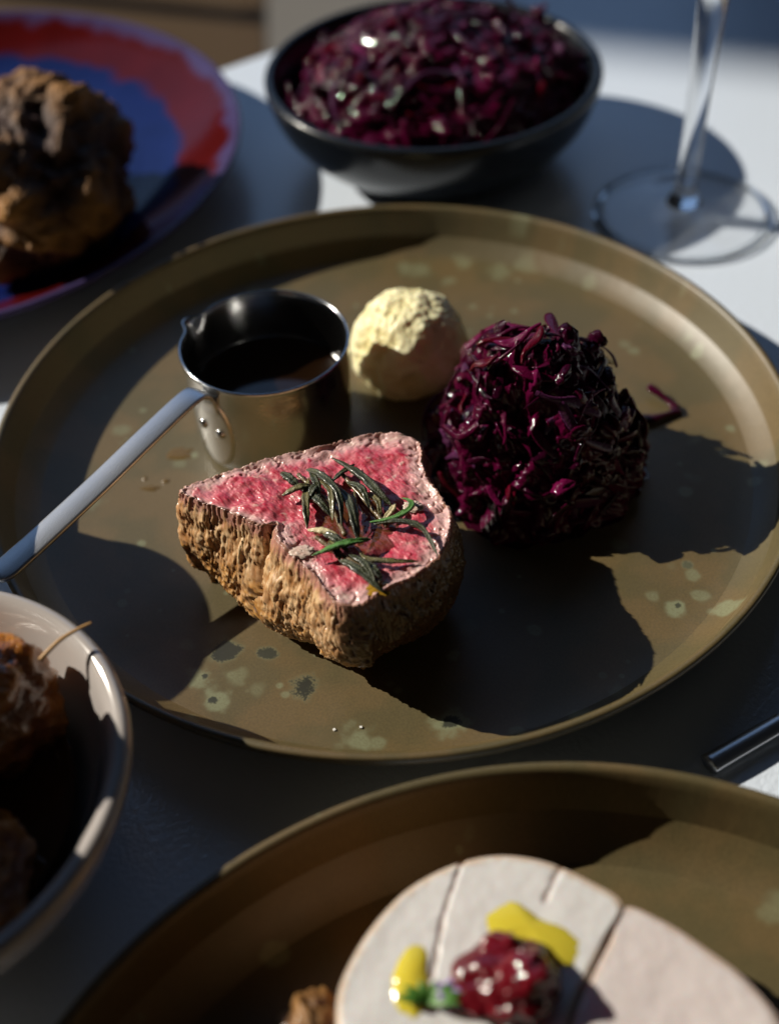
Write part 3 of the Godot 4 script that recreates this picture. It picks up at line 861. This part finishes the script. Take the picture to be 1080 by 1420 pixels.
func ringed_glaze() -> ImageTexture:
	var size := 768
	var n := FastNoiseLite.new()
	n.seed = 90
	n.frequency = 0.012
	n.fractal_octaves = 4
	var a := n.get_image(size, size, false, false, false).get_data()
	var out := PackedByteArray()
	out.resize(size * size * 3)
	for y in size:
		for x in size:
			var k := y * size + x
			var r := Vector2((x + 0.5) / size - 0.5, (y + 0.5) / size - 0.5).length() * 0.31 + 0.006 * (a[k] / 127.5 - 1.0)
			var c := Color(0.005, 0.012, 0.085)
			c = c.lerp(Color(0.065, 0.004, 0.004), smoothstep(0.119, 0.124, r))
			c = c.lerp(Color(0.055, 0.040, 0.11), smoothstep(0.141, 0.146, r))
			c = (c * (0.8 + 0.4 * a[k] / 255.0)).linear_to_srgb()
			out[k * 3] = int(clampf(c.r * 255.0, 0, 255))
			out[k * 3 + 1] = int(clampf(c.g * 255.0, 0, 255))
			out[k * 3 + 2] = int(clampf(c.b * 255.0, 0, 255))
	return ImageTexture.create_from_image(Image.create_from_data(size, size, false, Image.FORMAT_RGB8, out))


# ---------------------------------------------------------------- bowl at the lower left
func left_bowl() -> void:
	var at := Vector3(-0.1345, 0, 0.1500)
	var wm := std(Color(0.42, 0.385, 0.365), 0.14)
	wm.clearcoat_enabled = true
	wm.clearcoat = 1.0
	wm.clearcoat_roughness = 0.03
	var b := obj("side_bowl", lathe([[0.0, 0.003], [0.030, 0.003], [0.032, 0.0], [0.036, 0.0], [0.040, 0.006], [0.051, 0.018], [0.0595, 0.032], [0.0630, 0.0420], [0.0630, 0.0455], [0.0608, 0.0470], [0.0578, 0.0450], [0.0548, 0.039], [0.050, 0.028], [0.040, 0.015], [0.025, 0.009], [0.0, 0.008]], 110, 3), wm, self, at)
	tag(b, "pale glazed side bowl of roast potatoes at the lower left", "bowl")
	var pm := painted(0.3, 0.9, 0.08, 0.1)
	relief(pm, noise_image(0.05, 58), 0.05, 24.0)
	var col := func(n, _d): return mixc(Color(0.20, 0.055, 0.008), Color(0.50, 0.19, 0.025), 0.45 + 1.2 * n)
	var spots := [[Vector3(0.018, 0.037, -0.024), Vector3(0.0225, 0.0205, 0.020), "roast potato at the bowl's back with a bright orange top"], [Vector3(0.018, 0.031, 0.020), Vector3(0.021, 0.017, 0.018), "dark roast potato at the front of the pale side bowl"], [Vector3(-0.022, 0.034, 0.000), Vector3(0.023, 0.020, 0.026), "roast potato at the left side of the pale side bowl"], [Vector3(-0.010, 0.069, 0.020), Vector3(0.024, 0.0225, 0.022), "roast potato added on top of the bowl pile for its shadow, nearest the camera"], [Vector3(-0.012, 0.068, -0.018), Vector3(0.024, 0.0225, 0.022), "roast potato added on top of the bowl pile for its shadow, farther back"]]  # the top two are added to shade the bowl and front plate
	var i := 0
	for s in spots:
		var o := obj("roast_potato", blob(s[1], 0.2, 0.8, 2.0 + 5.0 * i, col, 70, 46, -2.0), pm, self, at + s[0])
		tag(o, s[2], "potato", "roast potatoes in the side bowl")
		i += 1
	var jm := std(Color(0.05, 0.018, 0.005), 0.08)
	var gv := obj("gravy", lathe([[0.0, 0.0], [0.022, 0.0004], [0.037, 0.007], [0.0455, 0.0185], [0.0455, 0.0192], [0.0440, 0.0188], [0.02, 0.0187], [0.0, 0.0187]], 60), jm, self, at + Vector3(0, 0.0090, 0))
	tag(gv, "brown gravy around the roast potatoes in the side bowl", "gravy")
	var tw := obj("herb_twig", sweep(PackedVector3Array([Vector3(-0.098, 0.0485, 0.1185), Vector3(-0.093, 0.0510, 0.1145), Vector3(-0.088, 0.0520, 0.1115), Vector3(-0.0845, 0.0525, 0.1100)]), 16, 8, func(t): return 0.0007 * (1.1 - 0.6 * t), func(t): return 0.0006 * (1.1 - 0.6 * t)), std(Color(0.40, 0.22, 0.07), 0.5))
	tag(tw, "thin brown twig poking over the rim of the side bowl", "twig")


# ---------------------------------------------------------------- white meat at the front
func slab(o: PackedVector3Array, y0: float, y1: float, c: Vector3, seams: Array, face_col: Callable, skin_col: Callable, t: Node3D, fm: Material, km: Material) -> void:
	var M := 300
	obj("skin", grid(M, 24, true, func(u, v):
		var p := cr(o, u, true)
		var d := (p - Vector3(c.x, 0, c.z)).normalized()
		var n := na.get_noise_3d(p.x * 9000.0, v * 90.0, p.z * 9000.0)
		var k := 0.0014 * sin(v * PI) + 0.0007 * n * minf(v * 5.0, 1.0) - 0.003 * pow(v, 3.0)
		return [p + d * k + Vector3(0, lerpf(y1, y0, v), 0), skin_col.call(n, v)]), km, t)
	obj("cut_face", grid(M, 90, true, func(u, v):
		var p := cr(o, u, true).lerp(Vector3(c.x, 0, c.z), v)
		var e: float = (cr(o, u, true) - Vector3(c.x, 0, c.z)).length() * v
		var y := y1
		var n := nb.get_noise_2d(p.x * 11000.0, p.z * 11000.0)
		y += (0.00004 * n + 0.0004 * na.get_noise_2d(p.x * 3000.0, p.z * 3000.0)) * smoothstep(0.0, 0.003, e) + 0.0004 * smoothstep(0.0, 0.0015, e)
		var s := 0.0
		for q in seams:
			var cl := Geometry2D.get_closest_point_to_segment(Vector2(p.x, p.z), q[0], q[1])
			s = maxf(s, smoothstep(0.0009, 0.0002, cl.distance_to(Vector2(p.x, p.z)) + 0.0003 * n))
		y -= 0.0005 * s
		return [Vector3(p.x, y, p.z), face_col.call(n, e, s)]), fm, t)


func front_slices() -> void:
	var fm := painted(0.42, 0.3, 0.2, 0.12)
	var km := painted(0.5, 0.3, 0.2, 0.0)
	var face := func(n, e, s):
		var c := mixc(Color(0.67, 0.64, 0.63), Color(0.70, 0.68, 0.67), 0.5 + n)
		c = mixc(c, Color(0.60, 0.42, 0.28), smoothstep(0.0022, 0.0004, e + 0.0006 * n) * 0.8)
		return mixc(c, Color(0.44, 0.30, 0.24), s * 0.5)
	var skin := func(n, _v): return mixc(Color(0.36, 0.17, 0.055), Color(0.58, 0.33, 0.14), 0.45 + 1.3 * n)
	var a := thing("meat_slice", "round white slice of roast meat with brown edge, topped with berry relish", "meat", Vector3.ZERO, "white meat slices")
	slab(flat([[-0.0210, 0.2060], [-0.0170, 0.1965], [-0.0110, 0.1880], [-0.0030, 0.1805], [0.0080, 0.1752], [0.0190, 0.1735], [0.0300, 0.1758], [0.0400, 0.1815], [0.0468, 0.1878], [0.0420, 0.1960], [0.0360, 0.2050], [0.0300, 0.2160], [0.0260, 0.2300], [0.0120, 0.2370], [-0.0030, 0.2350], [-0.0150, 0.2270], [-0.0205, 0.2170]]), 0.0049, 0.030, Vector3(0.012, 0, 0.207), [[Vector2(0.0099, 0.1745), Vector2(0.0045, 0.188)], [Vector2(0.0045, 0.188), Vector2(0.0008, 0.203)], [Vector2(0.0342, 0.1770), Vector2(0.0288, 0.1861)]], face, skin, a, fm, km)
	var b := thing("meat_slice", "pinkish white slice of roast meat right of the round slice", "meat", Vector3.ZERO, "white meat slices")
	slab(flat([[0.0472, 0.1884], [0.0560, 0.1926], [0.0640, 0.1995], [0.0720, 0.2080], [0.0770, 0.2190], [0.0720, 0.2290], [0.0560, 0.2330], [0.0420, 0.2320], [0.0268, 0.2298], [0.0304, 0.2165], [0.0364, 0.2053], [0.0424, 0.1963]]), 0.0049, 0.0293, Vector3(0.053, 0, 0.213), [], func(n, e, s): return face.call(n, e, s).lerp(Color(0.62, 0.45, 0.42), 0.35), skin, b, fm, km)
	# a browned roast piece half hidden behind the round slice
	var st := obj("roast_potato", blob(Vector3(0.0095, 0.0135, 0.016), 0.22, 0.9, 8.1, func(n, _d): return mixc(Color(0.12, 0.055, 0.018), Color(0.30, 0.15, 0.045), 0.45 + n), 60, 40, -0.85), km, self, Vector3(-0.0275, 0.0165, 0.2160))
	tag(st, "dark brown roast potato left of the round white slice", "potato")

	# yellow sauce, relish, leaves and a flower
	var ymat := std(Color(0.62, 0.50, 0.045), 0.18)
	ymat.subsurf_scatter_enabled = true
	ymat.subsurf_scatter_strength = 0.1
	var puddle := func(label: String, outline: Array, c: Vector3, h: float):
		var o := flat(outline)
		var q := obj("yellow_sauce", grid(70, 12, true, func(u, v): return (cr(o, u, true)).lerp(Vector3(c.x, 0, c.z), 1.0 - v * (1.0 + 0.09 * na.get_noise_2d(cos(u * TAU) * 260.0, sin(u * TAU) * 260.0))) + Vector3(0, h * (1.0 - v * v * v) - 0.0005 * v, 0)), ymat, self, Vector3(0, 0.0306, 0))
		tag(q, label, "sauce", "yellow sauce on the slice")
	puddle.call("yellow sauce streak behind the red berry relish", [[0.0130, 0.1890], [0.0165, 0.1865], [0.0205, 0.1850], [0.0240, 0.1872], [0.0275, 0.1905], [0.0330, 0.1930], [0.0362, 0.1965], [0.0350, 0.2015], [0.0300, 0.2030], [0.0255, 0.1985], [0.0200, 0.1955], [0.0140, 0.1930]], Vector3(0.0240, 0, 0.1925), 0.0011)
	puddle.call("yellow sauce patch left of the red berry relish", [[-0.0070, 0.1985], [-0.0035, 0.1945], [0.0000, 0.1960], [0.0005, 0.2020], [0.0005, 0.2090], [-0.0040, 0.2130], [-0.0085, 0.2090], [-0.0085, 0.2030]], Vector3(-0.0040, 0, 0.2035), 0.0011)
	var rl := thing("berry_relish", "glossy dark red berry relish on the round white slice", "relish", Vector3(0.0175, 0.030, 0.2055))
	var rmats := []
	for c in [Color(0.10, 0.003, 0.007), Color(0.14, 0.004, 0.010), Color(0.07, 0.002, 0.007)]:
		var m := std(c, 0.22)
		m.clearcoat_enabled = true
		m.clearcoat = 1.0
		m.clearcoat_roughness = 0.05
		rmats.append(m)
	var rr := RandomNumberGenerator.new()
	rr.seed = 12
	obj("jelly", blob(Vector3(0.0125, 0.0055, 0.0095), 0.25, 1.0, 4.4, null, 60, 40, -0.3), rmats[0], rl, Vector3(0, 0.0016, 0))
	for i in 8:
		var ang := rr.randf() * TAU
		var d := sqrt(rr.randf())
		var q := rr.randf_range(0.0030, 0.0052)
		obj("berry", blob(Vector3(q * 1.25, q * 0.7, q), 0.45, 0.8, i * 2.3, null, 24, 16, -2.0), rmats[i % 3], rl, Vector3(cos(ang) * d * 0.011, 0.0022 + 0.0050 * (1.0 - d * d), sin(ang) * d * 0.008))
	var hb := thing("herb_garnish", "small green herb leaves with a violet petal beside the relish", "herb", Vector3(-0.0005, 0.0315, 0.2095))
	var gm := std(Color(0.06, 0.17, 0.02), 0.45)
	for i in 7:
		var ang := -2.9 + i * 0.55
		var d := Vector3(cos(ang), 0.15 + 0.3 * rr.randf(), sin(ang) * 0.6)
		obj("leaf", sweep(PackedVector3Array([Vector3.ZERO, d * 0.0035 + Vector3(0, 0.0008, 0), d * 0.0075]), 10, 8, func(t): return 0.0012 * sin(clampf(t * 0.9 + 0.08, 0, 1) * PI), func(_t): return 0.0003), gm, hb)
	var vm := std(Color(0.32, 0.16, 0.55), 0.5)
	for i in 5:
		var ang := i * TAU / 5.0
		var d := Vector3(cos(ang), 0.5, sin(ang))
		obj("petal", sweep(PackedVector3Array([Vector3(0.0045, 0.001, -0.0015), Vector3(0.0045, 0.0015, -0.0015) + d * 0.0014, Vector3(0.0045, 0.001, -0.0015) + d * 0.0028]), 8, 8, func(t): return 0.0011 * sin(clampf(t * 0.85 + 0.1, 0, 1) * PI), func(_t): return 0.0003), vm, hb)


# ---------------------------------------------------------------- knife at the right edge
func cutlery() -> void:
	var m := std(Color(0.70, 0.71, 0.73), 0.3, 1.0)
	var k := thing("table_knife", "silver table knife on the cloth right of the two stoneware plates", "knife", Vector3(0.0, 0.0, 0.0))
	var a := Vector3(0.0835, 0.0025, 0.1340)
	var d := Vector3(0.80, 0, -0.42).normalized()
	obj("handle", sweep(PackedVector3Array([a, a + d * 0.02, a + d * 0.06, a + d * 0.09]), 30, 14, func(t): return lerpf(0.0034, 0.0026, t), func(t): return lerpf(0.0022, 0.0016, t)), m, k)
	obj("blade", sweep(PackedVector3Array([a + d * 0.089, a + d * 0.13, a + d * 0.19]), 30, 10, func(t): return 0.0085 * pow(1.0 - t * t * t, 0.5) + 0.0005, func(_t): return 0.0007), m, k, Vector3(0, -0.0012, 0))
